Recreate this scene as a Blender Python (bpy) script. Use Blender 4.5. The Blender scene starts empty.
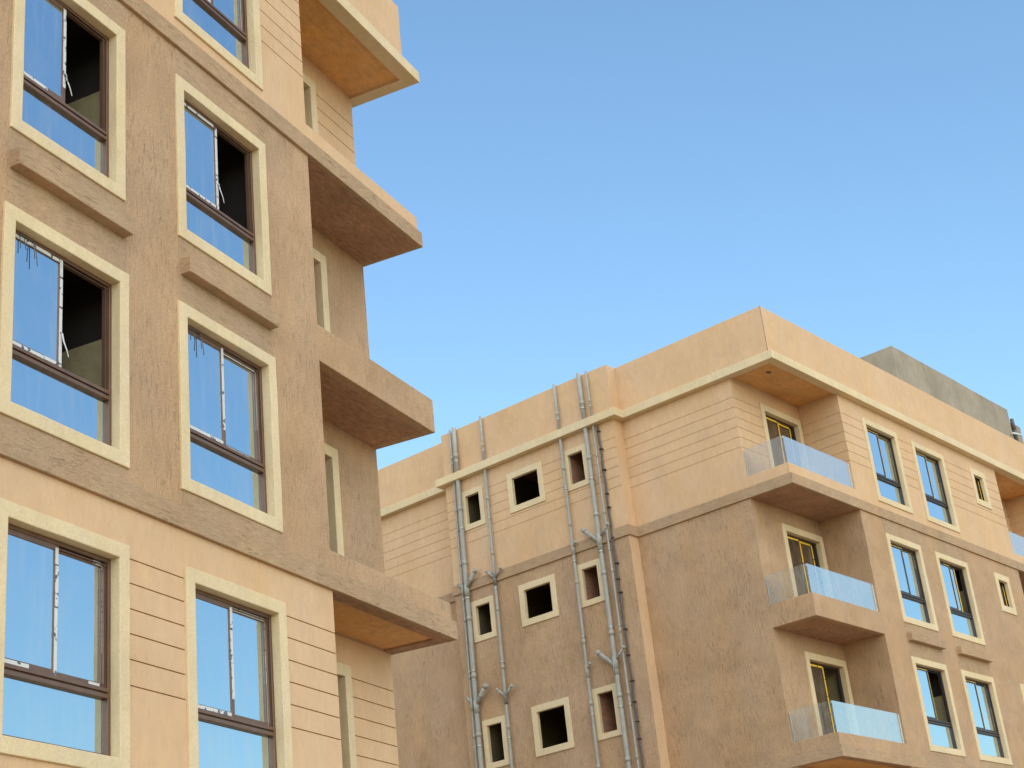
import bpy, bmesh, math, random
from mathutils import Vector, Matrix

random.seed(7)
scene = bpy.context.scene
COL = scene.collection
R = math.radians
ZB = 13.85            # height of the fourth-floor slab underside above the ground
H = 3.2               # storey height

# ------------------------------------------------------------------ materials
def new_mat(name):
    m = bpy.data.materials.new(name); m.use_nodes = True
    nt = m.node_tree
    for n in list(nt.nodes): nt.nodes.remove(n)
    out = nt.nodes.new('ShaderNodeOutputMaterial')
    return m, nt, out

def N(nt, kind, **kw):
    n = nt.nodes.new(kind)
    for k, v in kw.items():
        if k in n.inputs: n.inputs[k].default_value = v
        else: setattr(n, k, v)
    return n

def noise(nt, vec, scale, sc=(1, 1, 1), detail=6, rough=0.6):
    mp = N(nt, 'ShaderNodeMapping'); mp.inputs['Scale'].default_value = sc
    nt.links.new(vec, mp.inputs['Vector'])
    n = N(nt, 'ShaderNodeTexNoise', Scale=scale, Detail=detail, Roughness=rough)
    nt.links.new(mp.outputs['Vector'], n.inputs['Vector'])
    return n.outputs['Fac']

def ramp(nt, fac, a, b, lo, hi):
    r = N(nt, 'ShaderNodeMapRange'); r.inputs['From Min'].default_value = a; r.inputs['From Max'].default_value = b
    r.inputs['To Min'].default_value = lo; r.inputs['To Max'].default_value = hi
    nt.links.new(fac, r.inputs['Value']); return r.outputs['Result']

def math_(nt, op, a, b):
    m = N(nt, 'ShaderNodeMath', operation=op)
    for i, x in enumerate((a, b)):
        if isinstance(x, (int, float)): m.inputs[i].default_value = x
        else: nt.links.new(x, m.inputs[i])
    return m.outputs[0]

def stucco(name, base, streak=(9, 9, 1.1), streak_amt=0.16, patch_amt=0.14, grain_amt=0.08, bump=0.4, rough=0.92, stain=0.0, fine=70, scratch=0.):
    """troweled plaster: broad patches, combed streaks, grain and a bump"""
    m, nt, out = new_mat(name)
    tc = N(nt, 'ShaderNodeTexCoord'); v = tc.outputs['Object']
    patch = noise(nt, v, 0.75, (1, 1, 1), 5, 0.62)
    patch2 = noise(nt, v, 2.6, (1, 1, .7), 6, 0.7)
    comb = noise(nt, v, 2.6, streak, 6, 0.72)
    comb2 = noise(nt, v, 7.0, streak, 3, 0.6)
    grain = noise(nt, v, fine, (1, 1, 1), 3, 0.6)
    val = ramp(nt, patch, .3, .7, 1 - patch_amt, 1 + patch_amt)
    val = math_(nt, 'MULTIPLY', val, ramp(nt, patch2, .3, .7, 1 - patch_amt * .55, 1 + patch_amt * .55))
    val = math_(nt, 'MULTIPLY', val, ramp(nt, comb, .3, .7, 1 - streak_amt, 1 + streak_amt))
    val = math_(nt, 'MULTIPLY', val, ramp(nt, grain, .3, .7, 1 - grain_amt, 1 + grain_amt))
    sc = None
    if scratch:      # short trowel scratches and dashes, deep and raised
        st = streak if streak[0] > streak[2] else (streak[2] * .7, streak[2] * .7, 9)
        k = (6, 6, 1.1) if streak[0] > streak[2] else (1.2, 1.2, 6)
        s1 = noise(nt, v, 4.2, k, 4, .55); s2 = noise(nt, v, 3.3, k, 5, .6)
        dk = ramp(nt, s1, .585, .66, 0, 1); lt = ramp(nt, s2, .585, .66, 0, 1)
        gate = ramp(nt, noise(nt, v, 1.3, (1, 1, .8), 3, .6), .40, .62, .25, 1)
        dk = math_(nt, 'MULTIPLY', dk, gate); lt = math_(nt, 'MULTIPLY', lt, gate)
        val = math_(nt, 'MULTIPLY', val, math_(nt, 'SUBTRACT', 1., math_(nt, 'MULTIPLY', dk, scratch)))
        val = math_(nt, 'MULTIPLY', val, math_(nt, 'ADD', 1., math_(nt, 'MULTIPLY', lt, scratch * .8)))
        sc = math_(nt, 'SUBTRACT', lt, dk)
    hs = N(nt, 'ShaderNodeHueSaturation'); hs.inputs['Color'].default_value = (*base, 1)
    nt.links.new(val, hs.inputs['Value'])
    nt.links.new(ramp(nt, noise(nt, v, 0.9, (1, 1, .5), 4), .3, .7, 1.07, .93), hs.inputs['Saturation'])
    col = hs.outputs['Color']
    if stain:
        # dry plaster blotches with an outline of their own
        s = ramp(nt, noise(nt, v, 1.6, (1, 1, .35), 8, .72), .50, .74, 0, stain)
        mx = N(nt, 'ShaderNodeMix', data_type='RGBA', blend_type='MIX')
        nt.links.new(s, mx.inputs[0]); nt.links.new(col, mx.inputs[6]); mx.inputs[7].default_value = (base[0]*.62, base[1]*.6, base[2]*.62, 1)
        col = mx.outputs[2]
    b = N(nt, 'ShaderNodeBsdfPrincipled', Roughness=rough); b.inputs['Specular IOR Level'].default_value = .2
    nt.links.new(col, b.inputs['Base Color'])
    hgt = math_(nt, 'ADD', math_(nt, 'MULTIPLY', comb, .5), math_(nt, 'MULTIPLY', grain, .45))
    hgt = math_(nt, 'ADD', hgt, math_(nt, 'MULTIPLY', comb2, .5))
    if sc is not None: hgt = math_(nt, 'ADD', hgt, math_(nt, 'MULTIPLY', sc, .5))
    bp = N(nt, 'ShaderNodeBump', Strength=bump, Distance=.02)
    nt.links.new(hgt, bp.inputs['Height']); nt.links.new(bp.outputs['Normal'], b.inputs['Normal'])
    nt.links.new(b.outputs[0], out.inputs[0])
    return m

def plain(name, base, rough=.5, metal=0., var=.12, scale=14, bump=.1):
    m, nt, out = new_mat(name)
    tc = N(nt, 'ShaderNodeTexCoord'); v = tc.outputs['Object']
    nz = noise(nt, v, scale, (1, 1, .5), 5, .65)
    hs = N(nt, 'ShaderNodeHueSaturation'); hs.inputs['Color'].default_value = (*base, 1)
    nt.links.new(ramp(nt, nz, .3, .7, 1 - var, 1 + var), hs.inputs['Value'])
    b = N(nt, 'ShaderNodeBsdfPrincipled', Roughness=rough, Metallic=metal)
    nt.links.new(hs.outputs['Color'], b.inputs['Base Color'])
    bp = N(nt, 'ShaderNodeBump', Strength=bump, Distance=.01)
    nt.links.new(nz, bp.inputs['Height']); nt.links.new(bp.outputs['Normal'], b.inputs['Normal'])
    nt.links.new(b.outputs[0], out.inputs[0])
    return m

def film_mat(name, base, ink):
    """protective film with irregular printed blocks along it"""
    m, nt, out = new_mat(name)
    tc = N(nt, 'ShaderNodeTexCoord'); v = tc.outputs['Object']
    a = noise(nt, v, 16, (1, 1, 1), 2, .5)
    s = ramp(nt, a, .60, .64, 0, 1)
    mx = N(nt, 'ShaderNodeMix', data_type='RGBA'); nt.links.new(s, mx.inputs[0])
    mx.inputs[6].default_value = (*base, 1); mx.inputs[7].default_value = (*ink, 1)
    b = N(nt, 'ShaderNodeBsdfPrincipled', Roughness=.38)
    nt.links.new(mx.outputs[2], b.inputs['Base Color'])
    bp = N(nt, 'ShaderNodeBump', Strength=.5, Distance=.01); nt.links.new(noise(nt, v, 30), bp.inputs['Height'])
    nt.links.new(bp.outputs['Normal'], b.inputs['Normal'])
    nt.links.new(b.outputs[0], out.inputs[0])
    return m

def coated_glass(name, tint, mirror, through, dusty=(.01, .10), rail=False):
    """sun-control glass: a mirror coating over tinted see-through glass, with faint dust"""
    m, nt, out = new_mat(name)
    tc = N(nt, 'ShaderNodeTexCoord'); v = tc.outputs['Object']
    g = N(nt, 'ShaderNodeBsdfGlossy', Roughness=.012); g.inputs['Color'].default_value = (*tint, 1)
    bp = N(nt, 'ShaderNodeBump', Strength=.07, Distance=.02)
    nt.links.new(noise(nt, v, .9, (1, 1, .6), 2, .4), bp.inputs['Height']); nt.links.new(bp.outputs['Normal'], g.inputs['Normal'])
    t = N(nt, 'ShaderNodeBsdfTransparent'); t.inputs['Color'].default_value = (*through, 1)
    mix = N(nt, 'ShaderNodeMixShader')
    if rail:      # float glass in a railing: clear head-on, mirror-like at a slant
        lw = N(nt, 'ShaderNodeLayerWeight', Blend=.5); r = ramp(nt, lw.outputs['Facing'], .24, .52, mirror, .50); nt.links.new(r, mix.inputs[0])
    else:
        lw = N(nt, 'ShaderNodeFresnel', IOR=1.5)
        nt.links.new(math_(nt, 'MINIMUM', math_(nt, 'ADD', lw.outputs[0], mirror), .98), mix.inputs[0])
    nt.links.new(t.outputs[0], mix.inputs[1]); nt.links.new(g.outputs[0], mix.inputs[2])
    d = N(nt, 'ShaderNodeBsdfDiffuse'); d.inputs['Color'].default_value = (.60, .57, .53, 1)
    mix2 = N(nt, 'ShaderNodeMixShader')
    dust = ramp(nt, noise(nt, v, 3.2, (1, 1, .55), 8, .75), .45, .75, *dusty)
    runs = ramp(nt, noise(nt, v, 2.4, (3.2, 3.2, .35), 6, .65), .50, .72, 0., .13)
    dust = math_(nt, 'ADD', dust, runs)
    nt.links.new(dust, mix2.inputs[0]); nt.links.new(mix.outputs[0], mix2.inputs[1]); nt.links.new(d.outputs[0], mix2.inputs[2])
    nt.links.new(mix2.outputs[0], out.inputs[0])
    return m

def brick_mat(name):
    m, nt, out = new_mat(name)
    tc = N(nt, 'ShaderNodeTexCoord')
    sp = N(nt, 'ShaderNodeSeparateXYZ'); nt.links.new(tc.outputs['Object'], sp.inputs[0])
    cb = N(nt, 'ShaderNodeCombineXYZ')
    nt.links.new(math_(nt, 'ADD', sp.outputs[0], sp.outputs[1]), cb.inputs[0]); nt.links.new(sp.outputs[2], cb.inputs[1])
    br = N(nt, 'ShaderNodeTexBrick', Scale=1.0)
    br.inputs['Color1'].default_value = (.55, .20, .10, 1); br.inputs['Color2'].default_value = (.42, .14, .07, 1)
    br.inputs['Mortar'].default_value = (.30, .22, .16, 1); br.inputs['Mortar Size'].default_value = .020
    br.inputs['Brick Width'].default_value = .24; br.inputs['Row Height'].default_value = .115
    nt.links.new(cb.outputs[0], br.inputs['Vector'])
    b = N(nt, 'ShaderNodeBsdfPrincipled', Roughness=.95)
    nt.links.new(br.outputs['Color'], b.inputs['Base Color'])
    bp = N(nt, 'ShaderNodeBump', Strength=.6, Distance=.015, invert=True); nt.links.new(br.outputs['Fac'], bp.inputs['Height'])
    nt.links.new(bp.outputs['Normal'], b.inputs['Normal'])
    nt.links.new(b.outputs[0], out.inputs[0])
    return m

M = {}
M['cream'] = stucco('cream stucco', (.63, .418, .242), streak=(3, 3, 1.2), streak_amt=.06, patch_amt=.055, grain_amt=.07, bump=.35, stain=.16, scratch=.06)
M['brown'] = stucco('brown combed stucco', (.462, .300, .174), streak=(8, 8, 1.3), streak_amt=.09, patch_amt=.12, grain_amt=.15, bump=.9, stain=.16, fine=38, scratch=.11)
M['brown_h'] = stucco('brown stucco drawn sideways', (.432, .290, .172), streak=(2.2, 2.2, 7), streak_amt=.10, patch_amt=.11, grain_amt=.15, bump=.8, stain=.3, scratch=.13)
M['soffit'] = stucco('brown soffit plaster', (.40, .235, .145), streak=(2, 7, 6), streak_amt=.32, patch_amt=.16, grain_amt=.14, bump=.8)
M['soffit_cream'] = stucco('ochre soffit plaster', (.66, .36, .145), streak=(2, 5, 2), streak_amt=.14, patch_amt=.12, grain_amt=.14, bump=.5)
M['trim'] = stucco('pale yellow render', (.67, .53, .325), streak=(3, 3, 1.4), streak_amt=.06, patch_amt=.06, grain_amt=.08, bump=.3, stain=.14, fine=45)
M['concrete'] = stucco('bare concrete', (.335, .283, .208), streak=(2.5, 2.5, .9), streak_amt=.12, patch_amt=.14, grain_amt=.12, bump=.45, stain=.3)
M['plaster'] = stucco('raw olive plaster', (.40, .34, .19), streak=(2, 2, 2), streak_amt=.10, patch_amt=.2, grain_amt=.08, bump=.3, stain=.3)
M['dim_plaster'] = stucco('shaded raw plaster', (.13, .11, .06), streak_amt=.1, patch_amt=.25, grain_amt=.1, stain=.4)  # darker copy of the raw plaster, shade put into the colour
M['roof'] = plain('roof screed', (.30, .27, .22), .9)
M['bronze'] = plain('bronze aluminium', (.17, .097, .064), .38, .35, .15, 8)
M['dark_alu'] = plain('dark aluminium', (.045, .034, .032), .4, .3, .15, 8)
M['film_white'] = film_mat('white protective film', (.62, .61, .58), (.10, .11, .13))
M['film_yellow'] = film_mat('yellow protective film', (.86, .52, .03), (.66, .38, .03))
M['glass'] = coated_glass('sun control glass', (.74, .875, .95), .72, (.16, .17, .17))
M['glass_door'] = coated_glass('door glass', (.80, .80, .76), .30, (.30, .29, .25))
M['rail_glass'] = coated_glass('railing glass', (.95, .98, .98), .03, (.95, .97, .95), (.05, .2), True)
M['rail_glass_top'] = coated_glass('dusty railing glass', (.95, .97, .97), .03, (.95, .96, .95), (.14, .26), True)
M['pvc'] = plain('grey pvc pipe', (.34, .33, .285), .62, 0., .12, 9)
M['pvc_dark'] = plain('grey pipe end', (.24, .24, .235), .6, 0., .1, 9)
M['cable'] = plain('black cable', (.11, .10, .09), .6, 0., .2, 20)
M['brick'] = brick_mat('bare red brick')
M['steel'] = plain('brushed steel', (.55, .55, .53), .3, .9, .05, 30)
M['white_metal'] = plain('white painted metal', (.75, .75, .72), .5)
M['dark_room'] = plain('room shade plaster', (.030, .024, .022), .95)  # near-black colour paints the shade inside the rooms

# ------------------------------------------------------------------ mesh helpers
class MB:
    def __init__(self): self.bm = bmesh.new()
    def quad(self, *p):
        try: self.bm.faces.new([self.bm.verts.new(q) for q in p])
        except ValueError: pass
    def box(self, a, b, bevel=0.):
        (x0, y0, z0), (x1, y1, z1) = a, b
        x0, x1 = min(x0, x1), max(x0, x1); y0, y1 = min(y0, y1), max(y0, y1); z0, z1 = min(z0, z1), max(z0, z1)
        v = [self.bm.verts.new((x, y, z)) for z in (z0, z1) for y in (y0, y1) for x in (x0, x1)]
        fs = [self.bm.faces.new([v[i] for i in f]) for f in ((0, 2, 3, 1), (4, 5, 7, 6), (0, 1, 5, 4), (2, 6, 7, 3), (0, 4, 6, 2), (1, 3, 7, 5))]
        if bevel:
            es = {e for f in fs for e in f.edges}
            bmesh.ops.bevel(self.bm, geom=list(es), offset=bevel, segments=2, affect='EDGES', profile=.5)
    def tube(self, p, q, r, n=14, r2=None, cap=True):
        p, q = Vector(p), Vector(q); d = (q - p).normalized()
        a = d.orthogonal().normalized(); b = d.cross(a)
        r2 = r if r2 is None else r2
        A = [self.bm.verts.new(p + r * (math.cos(2*math.pi*i/n) * a + math.sin(2*math.pi*i/n) * b)) for i in range(n)]
        B = [self.bm.verts.new(q + r2 * (math.cos(2*math.pi*i/n) * a + math.sin(2*math.pi*i/n) * b)) for i in range(n)]
        for i in range(n):
            f = self.bm.faces.new((A[i], A[(i+1) % n], B[(i+1) % n], B[i])); f.smooth = True
        if cap: self.bm.faces.new(A[::-1]); self.bm.faces.new(B)
    def ring(self, mp, o, i, d0, d1, bevel=.006):
        """a mitred frame: outer rect o, inner rect i = (u0, u1, z0, z1), between depths d0 and d1"""
        oc = ((o[0], o[2]), (o[1], o[2]), (o[1], o[3]), (o[0], o[3])); ic = ((i[0], i[2]), (i[1], i[2]), (i[1], i[3]), (i[0], i[3]))
        V = lambda c, d: self.bm.verts.new(mp(c[0], d, c[1]))
        of, ob = [V(c, d0) for c in oc], [V(c, d1) for c in oc]; jf, jb = [V(c, d0) for c in ic], [V(c, d1) for c in ic]
        es = []
        for k in range(4):
            l = (k + 1) % 4
            self.bm.faces.new((of[k], of[l], jf[l], jf[k])); self.bm.faces.new((ob[l], ob[k], jb[k], jb[l]))
            self.bm.faces.new((of[l], of[k], ob[k], ob[l])); self.bm.faces.new((jf[k], jf[l], jb[l], jb[k]))
        if bevel:
            fv = set(of + jf)
            es = [e for v in fv for e in v.link_edges if e.other_vert(v) in fv and not ((e.verts[0] in of) != (e.verts[1] in of))]
            bmesh.ops.bevel(self.bm, geom=list(set(es)), offset=bevel, segments=2, affect='EDGES', profile=.5)
    def wobble(self, amt, cut=0):
        if cut:
            es = [e for e in self.bm.edges if e.calc_length() > .5]
            bmesh.ops.subdivide_edges(self.bm, edges=es, cuts=cut, use_grid_fill=True)
        from mathutils import noise as mn
        for v in self.bm.verts: v.co += amt * mn.noise_vector(v.co * 2.3)
    def build(self, name, mat, parent=None, label=None):
        bmesh.ops.recalc_face_normals(self.bm, faces=self.bm.faces)
        me = bpy.data.meshes.new(name); self.bm.to_mesh(me); self.bm.free()
        me.materials.append(M[mat] if isinstance(mat, str) else mat)
        o = bpy.data.objects.new(name, me); COL.objects.link(o)
        if parent: o.parent = parent
        if label: o['label'] = label
        return o

def relief(mb, mp, u0, u1, z0, z1, rects, hole_depth=.05):
    """a wall in cells: rects = (ua, ub, za, zb, depth); depth None cuts a hole. Steps between depths get real side faces."""
    rects = [(max(min(a, b), u0), min(max(a, b), u1), max(c, z0), min(d, z1), e) for a, b, c, d, e in rects]
    rects = [r for r in rects if r[1] - r[0] > 1e-4 and r[3] - r[2] > 1e-4]
    us = sorted({round(x, 4) for r in rects for x in r[:2]} | {round(u0, 4), round(u1, 4)})
    zs = sorted({round(x, 4) for r in rects for x in r[2:4]} | {round(z0, 4), round(z1, 4)})
    D = {}
    for i in range(len(us) - 1):
        for j in range(len(zs) - 1):
            cu, cz = (us[i] + us[i+1]) / 2, (zs[j] + zs[j+1]) / 2
            d = 0.
            for r in rects:
                if r[0] < cu < r[1] and r[2] < cz < r[3]: d = r[4]
            D[i, j] = d
    for (i, j), d in D.items():
        a, b, c, e = us[i], us[i+1], zs[j], zs[j+1]
        if d is not None: mb.quad(mp(a, d, c), mp(b, d, c), mp(b, d, e), mp(a, d, e))
        dd = hole_depth if d is None else d
        n = D.get((i+1, j), 0 if False else d); nn = hole_depth if n is None else n
        if abs(nn - dd) > 1e-6: mb.quad(mp(b, dd, c), mp(b, nn, c), mp(b, nn, e), mp(b, dd, e))
        n = D.get((i, j+1), d); nn = hole_depth if n is None else n
        if abs(nn - dd) > 1e-6: mb.quad(mp(a, dd, e), mp(b, dd, e), mp(b, nn, e), mp(a, nn, e))

def sweep(mb, outer, inner, z0, z1, bevel=.008):
    V = lambda p, z: mb.bm.verts.new((p[0], p[1], z))
    n = len(outer)
    a0, a1, b0, b1 = [V(p, z0) for p in outer], [V(p, z1) for p in outer], [V(p, z0) for p in inner], [V(p, z1) for p in inner]
    for k in range(n - 1):
        mb.bm.faces.new((a0[k], a0[k+1], a1[k+1], a1[k])); mb.bm.faces.new((b0[k+1], b0[k], b1[k], b1[k+1]))
        mb.bm.faces.new((a1[k], a1[k+1], b1[k+1], b1[k])); mb.bm.faces.new((a0[k+1], a0[k], b0[k], b0[k+1]))
    mb.bm.faces.new((a0[0], a1[0], b1[0], b0[0])); mb.bm.faces.new((a0[-1], b0[-1], b1[-1], a1[-1]))
    if bevel:
        s0, s1 = set(a0), set(a1)
        es = [e for e in mb.bm.edges if (e.verts[0] in s0 and e.verts[1] in s0) or (e.verts[0] in s1 and e.verts[1] in s1)]
        bmesh.ops.bevel(mb.bm, geom=es, offset=bevel, segments=2, affect='EDGES', profile=.5)

def room_box(mp, u0, u1, d0, d1, z0, z1, name, mat, parent, label=None):
    """the inside of a room, open towards the window"""
    mb = MB()
    P = lambda u, d, z: mp(u, d, z)
    mb.quad(P(u0, d1, z0), P(u1, d1, z0), P(u1, d1, z1), P(u0, d1, z1))
    for u in (u0, u1): mb.quad(P(u, d0, z0), P(u, d1, z0), P(u, d1, z1), P(u, d0, z1))
    for z in (z0, z1): mb.quad(P(u0, d0, z), P(u1, d0, z), P(u1, d1, z), P(u0, d1, z))
    return mb.build(name, mat, parent, label)

# ------------------------------------------------------------------ building parts
def film_strip(own, mp, u0, u1, z0, z1, d, vertical, gaps=0.12):
    """a strip of film laid along a rail or stile with torn ends, in a few lengths"""
    mb = MB(); L = (z1 - z0) if vertical else (u1 - u0)
    t = 0.
    while t < L - .01:
        l = min(random.uniform(.35, .9), L - t)
        j = random.uniform(-.004, .004); e = random.uniform(0, .03)
        if random.random() > gaps:
            if vertical: mb.box(mp(u0 + j, d, z0 + t), mp(u1 + j, d - .004, z0 + t + max(l - e, .02)))
            else: mb.box(mp(u0 + t, d, z0 + j), mp(u0 + t + max(l - e, .02), d - .004, z1 + j))
        t += l
    if len(mb.bm.verts): mb.build('protective_film', own[1], own[0])
    else: mb.bm.free()

def window(root, mp, u0, u1, z0, z1, sgn, style, opened=False, trim_w=.16, label=None, slide=.0, wires=False, coat=True):
    """u0<u1 outer edge of the render trim. sgn=+1 when +u is the photo's right-hand side."""
    if sgn < 0:      # work in the viewer's left-to-right axis
        mp0 = mp; mp = lambda u, d, z: mp0(-u, d, z); u0, u1 = -u1, -u0
    a, b, c, e = u0 + trim_w, u1 - trim_w, z0 + trim_w, z1 - trim_w
    fr = MB(); f = .045; D0, D1 = .085, .165
    fr.ring(mp, (a, b, c, e), (a + f, b - f, c + f, e - f), D0, D1, .004)
    zt = c + .64; tb, tt = zt - .05, zt + .05
    fr.box(mp(a + f, D0 - .006, tb), mp(b - f, D1 - .006, tb + .042), .004)
    fr.box(mp(a + f, D0 + .014, tb + .0422), mp(b - f, D1 - .008, tb + .060))
    fr.box(mp(a + f, D0 - .012, tb + .0602), mp(b - f, D1 - .008, tt), .004)
    for x in (b - f - .022, b - f - .048): fr.box(mp(x, D0 + .012, tt + .0005), mp(x + .008, D1 - .02, e - f - .0005))
    for x in (.025,): fr.box(mp(a + f, D0 + .012, e - f - x - .008), mp(b - f, D1 - .02, e - f - x))
    w = fr.build('window', 'bronze' if style == 'white' else 'dark_alu', root, label)
    tr = MB(); tr.ring(mp, (u0, u1, z0, z1), (a, b, c, e), -.030, .19, .010); tr.wobble(.005, 3)
    tr.build('trim', 'trim', w)
    # fixed lower pane
    pn = MB(); pn.box(mp(a + f, .128, c + f), mp(b - f, .134, tb)); pn.build('pane', 'glass', w)
    mid = (a + b) / 2; st = .055
    fm = (w, 'film_white' if style == 'white' else 'film_yellow')
    def sash(x0, x1, d, side):
        s = MB(); s.ring(mp, (x0, x1, tt + .002, e - f - .002), (x0 + st, x1 - st, tt + st, e - f - st), d, d + .030, .003)
        so = s.build('sash', 'bronze' if style == 'white' else 'dark_alu', w)
        p = MB(); p.box(mp(x0 + st, d + .012, tt + st), mp(x1 - st, d + .018, e - f - st)); p.build('pane', 'glass', w)
        zz0, zz1 = tt + .004, e - f - .004
        if style == 'white':
            if side == 'l':
                film_strip(fm, mp, x1 - st + .006, x1 - .006, zz0 + random.choice((0, 0, .2)), zz1 - random.choice((0, .12)), d - .001, True, .08)
                film_strip(fm, mp, x0 + .05, x1 - st, zz0 + .004, zz0 + .042, d - .001, False, .35)
                if random.random() < .5: film_strip(fm, mp, x0 + .02, x1 - st, zz1 - .042, zz1 - .004, d - .001, False, .2)
            else:
                film_strip(fm, mp, x1 - st + .006, x1 - .008, zz0, zz1, d - .001, True, .1)
                film_strip(fm, mp, x0 + st, x1 - st, zz1 - .044, zz1 - .006, d - .001, False, .1)
                film_strip(fm, mp, x0 + st, x1 - st, zz0 + .006, zz0 + .036, d - .001, False, .5)
        else:
            if side == 'r':
                film_strip(fm, mp, x1 - st + .008, x1 - .006, zz0, zz1, d - .001, True, .06)
                film_strip(fm, mp, x0 + st, x1 - st, zz1 - .040, zz1 - .012, d - .001, False, .1)
            film_strip(fm, mp, x0 + .01, x1 - .01, zz1 - .022, zz1 - .006, d - .0012, False, .15)
            film_strip(fm, mp, x1 - .018, x1 - .006, zz0, zz1, d - .0012, True, .15)
    sash(a + f, mid + st / 2, D0 + .006, 'l')
    if opened: sash(a + f + .02 + slide, mid + st / 2 + .02 + slide, D0 + .040, 'r' if slide else 'back')
    else: sash(mid - st / 2, b - f - .001, D0 + .040, 'r')
    if opened and style == 'white':     # a curl of film peeling off the stile
        cl = MB(); q0 = (mid + .0, D0 - .003, tt + .40)
        pts = [(0, 0, 0), (.012, -.018, -.10), (.05, -.03, -.19), (.105, -.012, -.25)]
        for i in range(3):
            p, q = pts[i], pts[i+1]; w0, w1 = .034 - .006 * i, .028 - .007 * i
            A_ = lambda o, wd: mp(q0[0] + o[0] + wd, q0[1] + o[1], q0[2] + o[2])
            cl.quad(A_(p, 0), A_(p, w0), A_(q, w1), A_(q, 0))
        cl.build('protective_film', fm[1], w, 'curl of film peeling off the stile')
    if wires:
        wi = MB()
        for k, (x, l) in enumerate(((.16, .17), (.22, .16), (.37, .20), (.39, .27))):
            wi.tube(mp(a + x, D0 - .02, e - f + .005), mp(a + x + .02 * (k % 2), D0 - .035, e - f - l), .005, 6)
        wi.tube(mp(a + .16, D0 - .02, e - f - .0), mp(a + .39, D0 - .024, e - f + .012), .005, 6)
        wi.build('wire', 'cable', w, 'bent dark wires hanging over the glass')
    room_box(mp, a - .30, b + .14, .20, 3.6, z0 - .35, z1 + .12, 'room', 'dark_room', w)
    if opened and coat:      # paler plaster box paints the lit lower part of the side wall
        dd = MB(); dd.box(mp(b + .11, .2, z0 - .3), mp(b + .135, 2.2, zt + .80)); dd.build('lit_plaster', 'plaster', w, 'olive plaster coloured as the lit lower side wall')
    return w

def slot_window(root, mp, u0, u1, z0, z1, tw, left_off, mat, style='open', lab=None, depth=.075):
    """a bare opening with a render surround and an unfinished room behind"""
    a, b, c, e = u0 + tw, u1 - tw, z0 + tw, z1 - tw
    tr = MB(); tr.ring(mp, (u0, u1, z0, z1), (a, b, c, e), -.030, depth, .010); tr.wobble(.006, 3)
    w = tr.build('window', 'trim', root, lab)
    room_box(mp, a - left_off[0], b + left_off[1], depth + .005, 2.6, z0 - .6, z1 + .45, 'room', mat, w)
    if style == 'framed':
        f = MB(); f.ring(mp, (a, b, c, e), (a + .05, b - .05, c + .05, e - .05), .12, .17, .003); f.build('frame', 'dark_alu', w)
        p = MB(); p.box(mp(a + .05, .144, c + .05), mp(b - .05, .15, e - .05)); p.build('pane', 'glass_door', w)
        film_strip((w, 'film_yellow'), mp, b - .05, b - .008, c + .03, e - .03, .119, True, .1)
    return w

def balcony_door(root, mp, u0, u1, z0, z1, opened, sgn=1, lab=None):
    if sgn < 0:
        mp0 = mp; mp = lambda u, d, z: mp0(-u, d, z); u0, u1 = -u1, -u0
    tw = .17
    a, b, e = u0 + tw, u1 - tw, z1 - tw
    f = .05; D0 = .09
    fr = MB(); fr.ring(mp, (a, b, z0, e), (a + f, b - f, z0 + f, e - f), D0, D0 + .09, .004)
    for x in (b - f - .03, b - f - .07): fr.box(mp(x, D0 + .004, z0 + f + .0005), mp(x + .012, D0 + .07, e - f - .0005))
    dr = fr.build('balcony_door', 'dark_alu', root, lab)
    tr = MB()
    for o, i in (((u0, a, z0, z1), None), ((b, u1, z0, z1), None), ((a, b, e, z1), None)):
        tr.box(mp(o[0], -.045, o[2]), mp(o[1], .20, o[3]), .008)
    tr.wobble(.004, 2); tr.build('trim', 'trim', dr)
    mid = (a + b) / 2; st = .06; fm = (dr, 'film_yellow')
    def sash(x0, x1, d, k):
        s = MB(); s.ring(mp, (x0, x1, z0 + f + .002, e - f - .002), (x0 + st, x1 - st, z0 + f + st, e - f - st), d, d + .030, .003); s.build('sash', 'dark_alu', dr)
        p = MB(); p.box(mp(x0 + st, d + .012, z0 + f + st), mp(x1 - st, d + .018, e - f - st)); p.build('pane', 'glass_door', dr)
        film_strip(fm, mp, x1 - st + .002, x1 - .004, z0 + f + .01, e - f - .006, d - .001, True, 0.)
        film_strip(fm, mp, x0 + .01, x1 - st + .001, e - f - .052, e - f - .004, d - .0012, False, 0.)
    sash(a + f, mid + st / 2, D0 + .008, 0)
    if opened: sash(a + f + .02, mid + st / 2 - .02, D0 + .042, 1)
    else: sash(mid - st / 2, b - f - .10, D0 + .042, 1)
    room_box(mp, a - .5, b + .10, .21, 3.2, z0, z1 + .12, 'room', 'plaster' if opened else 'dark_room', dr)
    return dr

def ledge(root, mp, u0, u1, z0, z1, proud=.145):
    m = MB(); m.box(mp(u0, -proud, z0), mp(u1, .02, z1), .010); m.wobble(.004, 2)
    m.build('ledge', 'brown_h', root)

GROOVES = (2.655, 2.395, 2.125, 1.865, 1.60, 1.335)
GW = .015
SIDE = [1]
def grooves(u0, u1, f):
    gd = GD[SIDE[0]]
    return [(u0, u1, ZB + f * -H + g - GW / 2, ZB + f * -H + g + GW / 2, gd) for g in GROOVES]

def zf(f): return ZB - H * f      # underside of the slab of storey f below the fourth floor

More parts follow.
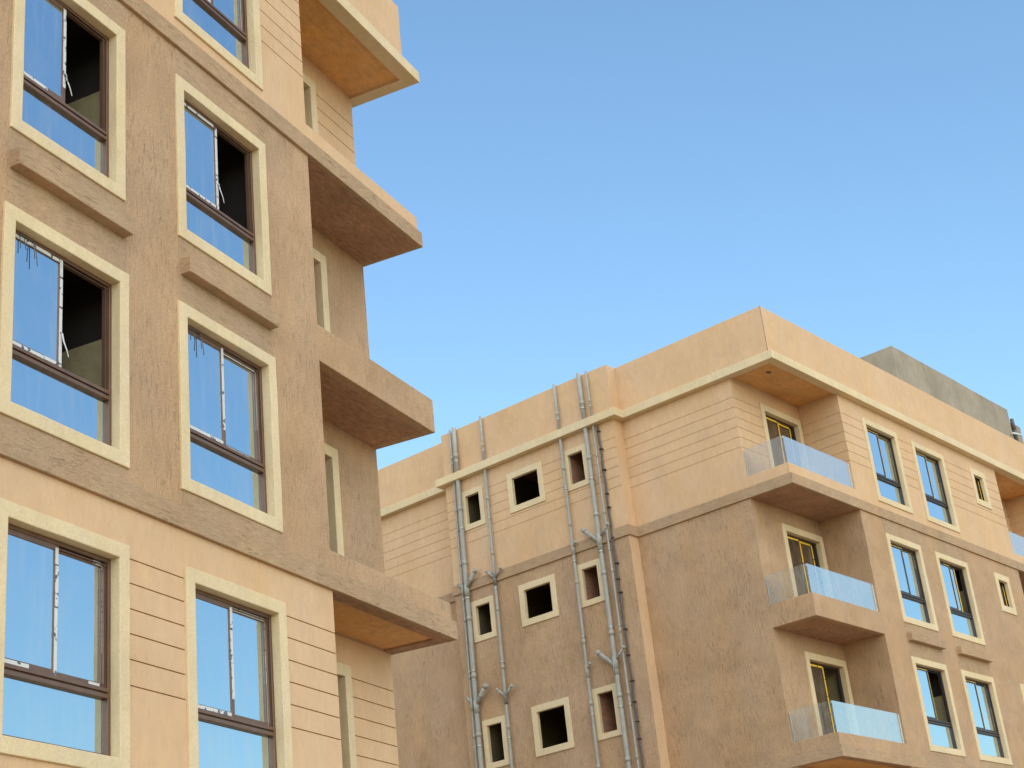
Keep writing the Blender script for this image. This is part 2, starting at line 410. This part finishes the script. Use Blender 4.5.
GD = {-1: .024, 1: .011}
def make_building(name, loc, rotz, sx, L, D, nd, wl, cols, slots, label, side_jog, wl2=None, style='yellow', opens=(), railing=True, exact={}):
    root = bpy.data.objects.new(name, None); COL.objects.link(root)
    root.location = loc; root.rotation_euler = (0, 0, rotz); root['label'] = label; root['category'] = 'building'
    SIDE[0] = sx
    fm = lambda u, d, z: (sx * u, d, z)                 # main facade
    sm = lambda u, d, z: (sx * d, u, z)                 # side facade (u runs along the depth)
    ZT, ZP = ZB + 3.167, ZB + 4.705
    zct = ZB + 3.385
    WT, WBt = 2.795, .465
    levels = {0: (zf(0), ZB + 3.23, 'cream'), 1: (zf(1), zf(0), 'brown'), 2: (zf(2), zf(1), 'brown'), 3: (zf(3), zf(2), 'cream'), 4: (0., zf(3), 'cream')}
    holes = {f: [] for f in levels}
    for (u0, u1) in cols:
        for f in (0, 1, 2, 3): holes[f].append((u0 + .09, u1 - .09, zf(f) + WBt + .09, zf(f) + WT - .09, None))
    for f, u0, u1, za, zb in slots: holes[f].append((u0 + .09, u1 - .09, za + .09, zb - .09, None))
    # --- main facade
    for f, (z0, z1, mt) in levels.items():
        mb = MB(); rc = []
        loggia = f < 4
        us = wl if loggia else 0.
        spans = [(us, L)]
        if loggia and wl2: spans = [(us, wl2[0]), (wl2[1], L)]
        if mt == 'cream' and f in (0, 3):
            for (s0, s1) in spans:
                rc += grooves(s0, s1, f)
            # the grooves stop at the window surrounds, and the strip between surrounds keeps them
            for (u0, u1) in cols: rc.append((u0 - .001, u1 + .001, z0 + WBt, z0 + WT, 0.))
        rc += holes[f]
        for s0, s1 in spans: relief(mb, fm, s0, s1, z0, z1, rc, .06)
        mb.build('wall', mt, root, 'cream grooved stucco storey' if mt == 'cream' else 'brown combed stucco storey')
    # --- side facade
    for f, (z0, z1, mt) in levels.items():
        mb = MB(); loggia = f < 4
        u0 = nd if loggia else 0.
        if side_jog:
            j1, j2, pj, openings = side_jog
            g = lambda a, b: grooves(a, b, f) if mt == 'cream' and f in (0, 3) else []
            m2 = lambda u, d, z: (sx * (d - pj), u, z)
            relief(mb, sm, u0, j1, z0, z1, g(u0, j1))
            relief(mb, sm, j2, D, z0, z1, g(j2, D))
            rc = g(j1, j2)
            for (a, b, hz) in openings:
                if f in hz:
                    rc.append((a - .001, b + .001, hz[f][0], hz[f][1], 0.)); rc.append((a + .09, b - .09, hz[f][0] + .09, hz[f][1] - .09, None))
            relief(mb, m2, j1, j2, z0, z1, rc, .06)
            mb.quad(sm(j2, -pj, z0), sm(j2, 0, z0), sm(j2, 0, z1), sm(j2, -pj, z1))
            cs = MB(); cs.quad(sm(j1, -pj, z0), sm(j1, 0, z0), sm(j1, 0, z1), sm(j1, -pj, z1)); cs.build('pilaster_return', 'cream', root)
        else:
            relief(mb, sm, u0, D, z0, z1, grooves(u0, D, f) if mt == 'cream' and f in (0, 3) else [])
        mb.build('side_wall', mt, root, 'cream side wall storey' if mt == 'cream' else 'brown side wall storey')
    # --- closed back, roof
    mb = MB(); mb.box(fm(.25, .25 + 5.2, 0), fm(L, D, .2))
    mb.quad(fm(0, D, 0), fm(L, D, 0), fm(L, D, ZP), fm(0, D, ZP)); mb.quad(fm(L, 0, 0), fm(L, D, 0), fm(L, D, ZP), fm(L, 0, ZP))
    mb.build('back_wall', 'cream', root)
    mb = MB(); mb.quad(fm(.05, .05, ZB + 3.55), fm(L, .05, ZB + 3.55), fm(L, D, ZB + 3.55), fm(.05, D, ZB + 3.55)); mb.build('roof', 'roof', root)
    # --- plan outlines
    def outline(o):
        p = [(L, -o), (-o, -o)]
        if side_jog:
            j1, j2, pj, _ = side_jog
            p += [(-o, j1 - o), (-pj - o, j1 - o), (-pj - o, j2 + o), (-o, j2 + o)]
        p.append((-o, D)); return [(sx * x, y) for x, y in p]
    mb = MB(); sweep(mb, outline(.19), outline(-.055), ZT, zct, .010); mb.wobble(.007, 6); mb.build('cornice', 'trim', root)
    mb = MB(); sweep(mb, outline(0.), outline(-.2), zct, ZP, .006)
    mb.wobble(.008, 6)
    mb.build('parapet', 'cream', root)
    for z0, z1 in ((zf(0), zf(0) + .266), (zf(2), zf(2) + .266)):
        mb = MB(); sweep(mb, outline(.05), outline(-.018), z0, z1, .008); mb.wobble(.006, 6); mb.build('band', 'brown_h', root, 'brown band course proud of the wall')
    # --- loggias
    lgs = [(0., wl, True)] + ([(wl2[0], wl2[1], False)] if wl2 else [])
    for (a, b, corner) in lgs:
        for f in (0, 1, 2, 3):
            z0, z1, mt = levels[f]
            ztop = ZB + 3.23 if f == 0 else zf(f - 1)
            du0, du1 = (a + 1.225, min(b - .04, a + 3.19))
            door = corner
            mb = MB()
            g = grooves(a, b, f) if mt == 'cream' else []
            rc = list(g)
            dz0, dz1 = zf(f) + .30, zf(f) + 2.80
            if door: rc += [(du0 - .001, du1 + .001, z0, dz1, 0.), (du0 + .09, du1 - .09, dz0, dz1 - .09, None)]
            bm_ = lambda u, d, z: fm(u, nd + d, z)
            relief(mb, bm_, a, b, z0, ztop, rc, .06)
            # return wall, and the opposite one of an inner loggia
            gr = [(0, nd, q[2], q[3], q[4]) for q in g]
            relief(mb, lambda u, d, z: fm(b + d, u, z), 0, nd, z0, ztop, gr)
            if not corner: relief(mb, lambda u, d, z: fm(a - d, u, z), 0, nd, z0, ztop, gr)
            mb.build('loggia_wall', mt, root)
            if door:
                balcony_door(root, bm_, du0, du1, dz0, dz1, opened=(f == 2), sgn=sx,
                             lab=('half open balcony door with yellow film on its frame' if f == 2 else 'closed balcony door with yellow film on its frame'))
            # slab and curb
            zs = zf(f); band = f in (0, 2)
            mb = MB()
            ob = (.02 if f == 0 else .19) if band else .10      # the band or upstand forms the edge
            x0 = a + ob if corner else a
            if f < 3:
                sof = 'soffit'
                top = zs + .266
                zl = zs + (.035 if f == 2 else (.002 if band else .001))
                mb.box(fm(x0, ob, zl), fm(b, nd, top - .003), 0)
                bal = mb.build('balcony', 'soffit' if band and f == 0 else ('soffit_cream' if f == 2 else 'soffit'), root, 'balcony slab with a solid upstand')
                if f == 2:      # dark border framing the ochre panel
                    bo = MB(); oo = [(b, .0185), (a + .0185, .0185), (a + .0185, nd)] if corner else [(b, .0185), (a, .0185)]
                    ii = [(b, .20), (a + .20, .20), (a + .20, nd)] if corner else [(b, .20), (a, .20)]
                    sweep(bo, [(sx * x, y) for x, y in oo], [(sx * x, y) for x, y in ii], zs + .004, zs + .20, 0); bo.build('soffit_border', 'soffit', bal, 'brown border around the ochre soffit panel')
                # upstand
                cu = MB(); t = .15
                zc0 = zs + (.266 if band else 0.)
                if not band: zc0 = zs - .002
                zc1 = zs + .545
                if corner:
                    oo = [(b, 0.), (a, 0.), (a, nd)]; ii = [(b, t), (a + t, t), (a + t, nd)]
                else:
                    oo = [(b, 0.), (a, 0.)]; ii = [(b, t), (a, t)]
                sweep(cu, [(sx * x, y) for x, y in oo], [(sx * x, y) for x, y in ii], zc0, zc1, .010); cu.wobble(.004, 4)
                cu.build('upstand', 'cream' if f == 0 else 'brown', bal)
                if railing:
                    rail = 'rail_glass_top' if f == 0 else 'rail_glass'
                    gz0, gz1 = zc1 + .002, zs + 1.262
                    p = MB(); p.box(fm(a + .075 if corner else a + .04, .055, gz0), fm(b - .035, .067, gz1)); p.build('railing_pane', rail, bal)
                    if corner:
                        p = MB(); p.box(fm(.055, .075, gz0), fm(.067, nd - .03, gz1)); p.build('railing_pane', rail, bal)
                        c = MB(); c.box(fm(.045, nd - .028, gz0), fm(.078, nd - .002, gz1 - .08)); c.build('railing_clamp', 'steel', bal); c = MB(); c.box(fm(b - .034, .045, gz0), fm(b - .004, .078, gz1 - .02)); c.build('railing_clamp', 'steel', bal)
                        c = MB(); c.box(fm(.052, .048, gz1 - .07), fm(.085, .08, gz1 - .02)); c.build('railing_clamp', 'steel', bal)
        # top soffit
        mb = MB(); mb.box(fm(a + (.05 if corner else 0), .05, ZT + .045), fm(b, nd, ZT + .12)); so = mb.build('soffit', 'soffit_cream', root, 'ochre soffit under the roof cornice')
        if railing:
          h = MB(); h.tube(fm(a + .62, .40, ZT + .02), fm(a + .62, .40, ZT + .05), .05, 10); h.tube(fm(a + .56, .43, ZT + .025), fm(a + .56, .43, ZT + .05), .03, 8); h.build('lamp_socket', 'cable', so)
    # --- windows
    for ci, (u0, u1) in enumerate(cols):
        for f in (0, 1, 2, 3):
            du = (random.uniform(-.008, .008), random.uniform(-.008, .008))
            st = opens.get((f, ci), None)
            r = exact.get((f, ci)) or (u0 + du[0], u1 + du[0], zf(f) + WBt + du[1] - ZB, zf(f) + WT + du[1] - ZB)
            window(root, fm, r[0], r[1], ZB + r[2], ZB + r[3], sx, style, opened=st is not None, slide=st or 0.,
                   label=('half open window' if st is not None else 'closed mirrored window') + ' framed in pale yellow render', wires=(style == 'white' and f == 2), coat=ci == 1 or sx > 0)
        for f in (1, 2):      # spandrels troweled sideways between the windows
            lo = (exact.get((f, ci)) or (0, 0, 0, zf(f) + WT - ZB))[3] + ZB; hi = zf(f - 1) + WBt + .03 if f == 2 else zf(0)
            if f == 2: hi = (exact.get((1, ci)) or (0, 0, zf(1) + WBt - ZB, 0))[2] + ZB
            p = MB(); p.box(fm(u0 + .01, -.006, lo + .002), fm(u1 - .01, .02, hi - .002), .004); p.build('spandrel', 'brown_h', root)
        lo = zf(2) + .27; hi = (exact.get((2, ci)) or (0, 0, zf(2) + WBt - ZB, 0))[2] + ZB
        p = MB(); p.box(fm(u0 + .01, -.006, lo), fm(u1 - .01, .02, hi - .002), .004); p.build('spandrel', 'brown_h', root)
        ledge(root, fm, u0 + .045, u1 - .04, zf(1) - .015, zf(1) + .195)
    return root, fm, sm

# building on the left (its right-hand corner is the near end of the loggia side)
A_ROT = R(14.863)
left, _, _ = make_building('apartment_building', (-15.122, -2.335, 0), A_ROT, -1, 17., 14., 1.03, 3.25,
    [(4.365, 6.325), (7.275, 9.185)], [], 'near cream and brown apartment block filling the left of the photo, with white taped windows', None, None, 'white',
    {(1, 1): .0, (1, 0): .0, (2, 1): .0}, railing=False, exact={(1, 0): (4.375, 6.33, -2.716, -.41), (2, 0): (4.357, 6.355, -5.926, -3.587), (3, 0): (4.368, 6.315, -9.14, -6.803),
    (1, 1): (7.313, 9.167, -2.738, -.384), (2, 1): (7.26, 9.215, -5.966, -3.652), (3, 1): (7.27, 9.20, -9.172, -6.821)})

# building on the right, seen on its corner
A4 = {0: (ZB + 1.68, ZB + 2.80), 1: (ZB - 1.445, ZB - .325), 2: (ZB - 4.80, ZB - 3.53)}
OPN = [(9.13, 9.93, A4), (7.02, 8.25, A4), (5.50, 6.28, A4)]
SL = [(f, 10.74, 11.72, zf(f) + 1.69, zf(f) + 2.83) for f in (0, 1, 2)]
JOG = (4.55, 10.48, .38, OPN)
right, fm, sm = make_building('apartment_building', (0, 0, 0), 0, 1, 24., 19., 1.18, 3.235,
    [(4.365, 6.265), (7.09, 9.03)], SL, 'far cream and brown corner apartment block with drain pipes and glass balconies', JOG, (12.62, 15.95), 'yellow',
    {(1, 1): .30, (2, 0): .0})
mj = lambda u, d, z: (d - .38, u, z)
for f in (0, 1, 2):
    slot_window(right, mj, 9.13, 9.93, *A4[f], .155, (.4, .08), 'dim_plaster', lab='small bare opening between the two left drain pipes')
    slot_window(right, mj, 7.02, 8.25, *A4[f], .17, (.3, 1.3), 'brick', lab='square bare opening between the pipe groups')
    slot_window(right, mj, 5.50, 6.28, *A4[f], .15, (.3, .03), 'brick', lab='small bare opening showing red brick behind the thick pipe')
    slot_window(right, fm, 10.74, 11.72, zf(f) + 1.69, zf(f) + 2.83, .19, (.3, .3), 'dark_room', 'framed', 'narrow window slot with yellow film')

# drain pipes on the side wall
def pipe(y_top, y_bot, r, off, name, lab, branches=(), step=1.55, mat='pvc', z_top=None):
    x = -.38 - off; z1 = ZB + 4.73 if z_top is None else z_top; z0 = 1.0
    yy = lambda z: y_bot + (y_top - y_bot) * (z - (ZB - 5.5)) / (10.2)
    m = MB()
    n = 12
    for i in range(n):
        a, b = z0 + (z1 - z0) * i / n, z0 + (z1 - z0) * (i + 1) / n
        ja = .004 * math.sin(i * 2.1); jb = .004 * math.sin((i + 1) * 2.1)
        m.tube((x, yy(a) + ja, a), (x, yy(b) + jb, b), r, 16, cap=(i in (0, n - 1)))
    z = z1 - .8
    while z > 1.2:
        m.tube((x, yy(z), z), (x, yy(z), z - .11), r * 1.14, 16)
        z -= step
    p = m.build(name, mat, right, lab)
    z = z1 - 1.0
    while z > 1.2:
        k = MB(); k.tube((x, yy(z), z), (x, yy(z), z - .03), r * 1.22, 12); k.box((x, yy(z) - .012, z - .03), (-.385, yy(z) + .012, z))
        k.build('pipe_clamp', 'steel', p); z -= step * 1.27
    for (zb, dy, dz, br) in branches:
        b = MB(); q = (x - .05, yy(zb) + dy, zb + dz); s = (x, yy(zb), zb)
        b.tube(s, q, br, 14)
        v = (Vector(q) - Vector(s))
        e0 = Vector(s) + v * .86
        b.tube(e0, Vector(s) + v * 1.03, br * 1.18, 14)
        e1 = Vector(s) + v * .42
        b.tube(e1, Vector(s) + v * .52, br * 1.10, 14)
        b.tube(Vector(s) - Vector((0, 0, .22)), Vector(s) + Vector((0, 0, .1)), r * 1.17, 16)
        b.build('pipe_branch', 'pvc', p)
pipe(9.89, 10.03, .062, .10, 'drain_pipe', 'thick grey drain pipe nearest the far edge of the wall', [(ZB + .06, -.42, .40, .055), (ZB - 3.09, -.44, .42, .055)])
pipe(10.06, 10.20, .030, .08, 'drain_pipe', 'thin grey pipe beside the far thick pipe', [(ZB + .10, .10, .16, .028), (ZB - 3.0, .10, .16, .028)])
pipe(8.90, 9.02, .040, .09, 'drain_pipe', 'slim grey pipe with paired stubs', [(ZB + .09, .23, .23, .036), (ZB + .09, -.28, .20, .036), (ZB - 3.08, .23, .22, .036), (ZB - 3.08, -.29, .20, .036)])
pipe(6.24, 6.30, .040, .09, 'drain_pipe', 'slim grey pipe left of the brick openings', [(ZB + .17, -.13, .09, .034), (ZB - 3.02, -.14, .12, .034)])
pipe(5.39, 5.40, .060, .10, 'drain_pipe', 'thick grey drain pipe crossing the brick openings', [(ZB + .05, .44, .43, .052), (ZB - 3.15, .46, .45, .052), (ZB + .16, -.36, .26, .03), (ZB - 3.02, -.36, .26, .03)])
pipe(5.155, 5.14, .028, .08, 'drain_pipe', 'thin grey pipe beside the black cable', [])
cb = MB(); zz = ZB + 3.12; n = 60; prev = None
for i in range(n + 1):
    z = zz - (zz - 1.0) * i / n
    pt = Vector((-.38 - .05, 5.03 + .012 * math.sin(i * 1.7) + random.uniform(-.006, .006), z))
    if prev is not None:
        for o in (-.016, .016): cb.tube(prev + Vector((0, o, 0)), pt + Vector((0, o, 0)), .016, 7, cap=False)
    prev = pt
cab = cb.build('cable', 'cable', right, 'bundle of black cables clipped beside the thin pipe')
z = zz - .15
while z > 1.2:
    y = 5.03 + random.uniform(-.01, .01); ck = MB(); ck.box((-.38 - .085, y - .045 - random.uniform(0, .02), z - .022), (-.381, y + .035, z)); ck.build('cable_clip', 'dark_alu', cab); z -= random.uniform(.35, .95)

# bare concrete room on the roof
rm = MB(); X0, X1, Y0, Y1, Z0, Z1 = 11.82, 20.45, 2.0, 7.5, ZB + 3.56, ZB + 7.86
rm.box((X0, Y0, Z0), (X1, Y1, Z1), .015); rm.wobble(.03, 5)
room = rm.build('roof_room', 'concrete', right, 'bare grey concrete room on the roof')
ex = MB(); ex.box((X1 + .22, Y0 + .06, Z0), (X1 + 1.0, Y1 - .3, Z1 - .40), .05); ex.build('stair_wall', 'concrete', room)
br = MB(); br.tube((X1 - .35, Y0 - .10, Z1 - 1.02), (X1 + .42, Y0 - .12, Z1 - .92), .035, 8); br.build('bracket', 'white_metal', room)
br = MB()
for k in range(9):
    z = Z1 - .35 - k * .42; br.tube((X1 + .10 + .04 * math.sin(k * 1.9), Y0 - .02, z), (X1 + .10 + .04 * math.sin((k + 1) * 1.9), Y0 - .02, z - .42), .07, 8)
br.build('cable', 'cable', room, 'dark tube drawn as the shaded gap at the broken corner')  # dark tube added to draw the shaded gap beside the block
jt = MB(); jt.tube((-.002, -.002, ZB + 3.42), (-.002, -.002, ZB + 4.70), .006, 6); jt.build('corner_joint', 'cable', right, 'dark cracked joint at the parapet corner')

# ------------------------------------------------------------------ ground
def structure(name, mb, mat):
    o = mb.build(name, mat); o['kind'] = 'structure'; return o
M['sand'] = stucco('dusty sand', (.40, .31, .205), streak=(1, 1, 1), streak_amt=.08, patch_amt=.2, grain_amt=.08, bump=.4, fine=30)
g = MB(); S = 1500.; g.quad((-S, -S, 0), (S, -S, 0), (S, S, 0), (-S, S, 0)); structure('ground', g, 'sand')

# ------------------------------------------------------------------ camera
cam = bpy.data.cameras.new('camera'); co = bpy.data.objects.new('camera', cam); COL.objects.link(co)
yaw, pit, rol = R(51.748), R(23.7954), R(-6.325)
f = Vector((math.sin(yaw) * math.cos(pit), math.cos(yaw) * math.cos(pit), math.sin(pit)))
rt = Vector((math.cos(yaw), -math.sin(yaw), 0)); up = rt.cross(f)
r2 = math.cos(rol) * rt + math.sin(rol) * up; u2 = -math.sin(rol) * rt + math.cos(rol) * up
mw = Matrix((( r2.x, u2.x, -f.x, -31.7324), (r2.y, u2.y, -f.y, -16.9968), (r2.z, u2.z, -f.z, -12.2928 + ZB), (0, 0, 0, 1)))
co.matrix_world = mw
cam.sensor_width = 36.; cam.lens = 1587.9 / 1024 * 36.; cam.clip_end = 6000; cam.clip_start = .1
scene.camera = co

# ------------------------------------------------------------------ light
SUN_DIR = Vector((-.55, -.83, .0)).normalized(); SUN_EL = R(34)
w = bpy.data.worlds.new('World'); scene.world = w; w.use_nodes = True
nt = w.node_tree; bg = nt.nodes['Background']
sky = nt.nodes.new('ShaderNodeTexSky'); sky.sky_type = 'NISHITA'; sky.sun_disc = False
sky.sun_elevation = SUN_EL; sky.sun_rotation = math.atan2(SUN_DIR.x, SUN_DIR.y)
sky.altitude = 0; sky.air_density = 1.5; sky.dust_density = .2; sky.ozone_density = 3.0
wb = nt.nodes.new('ShaderNodeMix'); wb.data_type = 'RGBA'; wb.blend_type = 'MULTIPLY'; wb.inputs[0].default_value = 1.   # the camera's white balance
wb.inputs[7].default_value = (.89, 1.02, 1.08, 1)
nt.links.new(sky.outputs[0], wb.inputs[6]); nt.links.new(wb.outputs[2], bg.inputs['Color']); bg.inputs['Strength'].default_value = .15
sl = bpy.data.lights.new('sun', 'SUN'); so = bpy.data.objects.new('sun', sl); COL.objects.link(so)
sl.energy = 2.7; sl.angle = R(140); sl.color = (1., .86, .66)
d = Vector((SUN_DIR.x * math.cos(SUN_EL), SUN_DIR.y * math.cos(SUN_EL), math.sin(SUN_EL)))
so.rotation_euler = (-d).to_track_quat('-Z', 'Y').to_euler()

scene.render.engine = 'CYCLES'
vs = scene.view_settings
vs.view_transform = 'Standard'; vs.look = 'None'; vs.gamma = 1; vs.use_curve_mapping = False; vs.exposure = .49
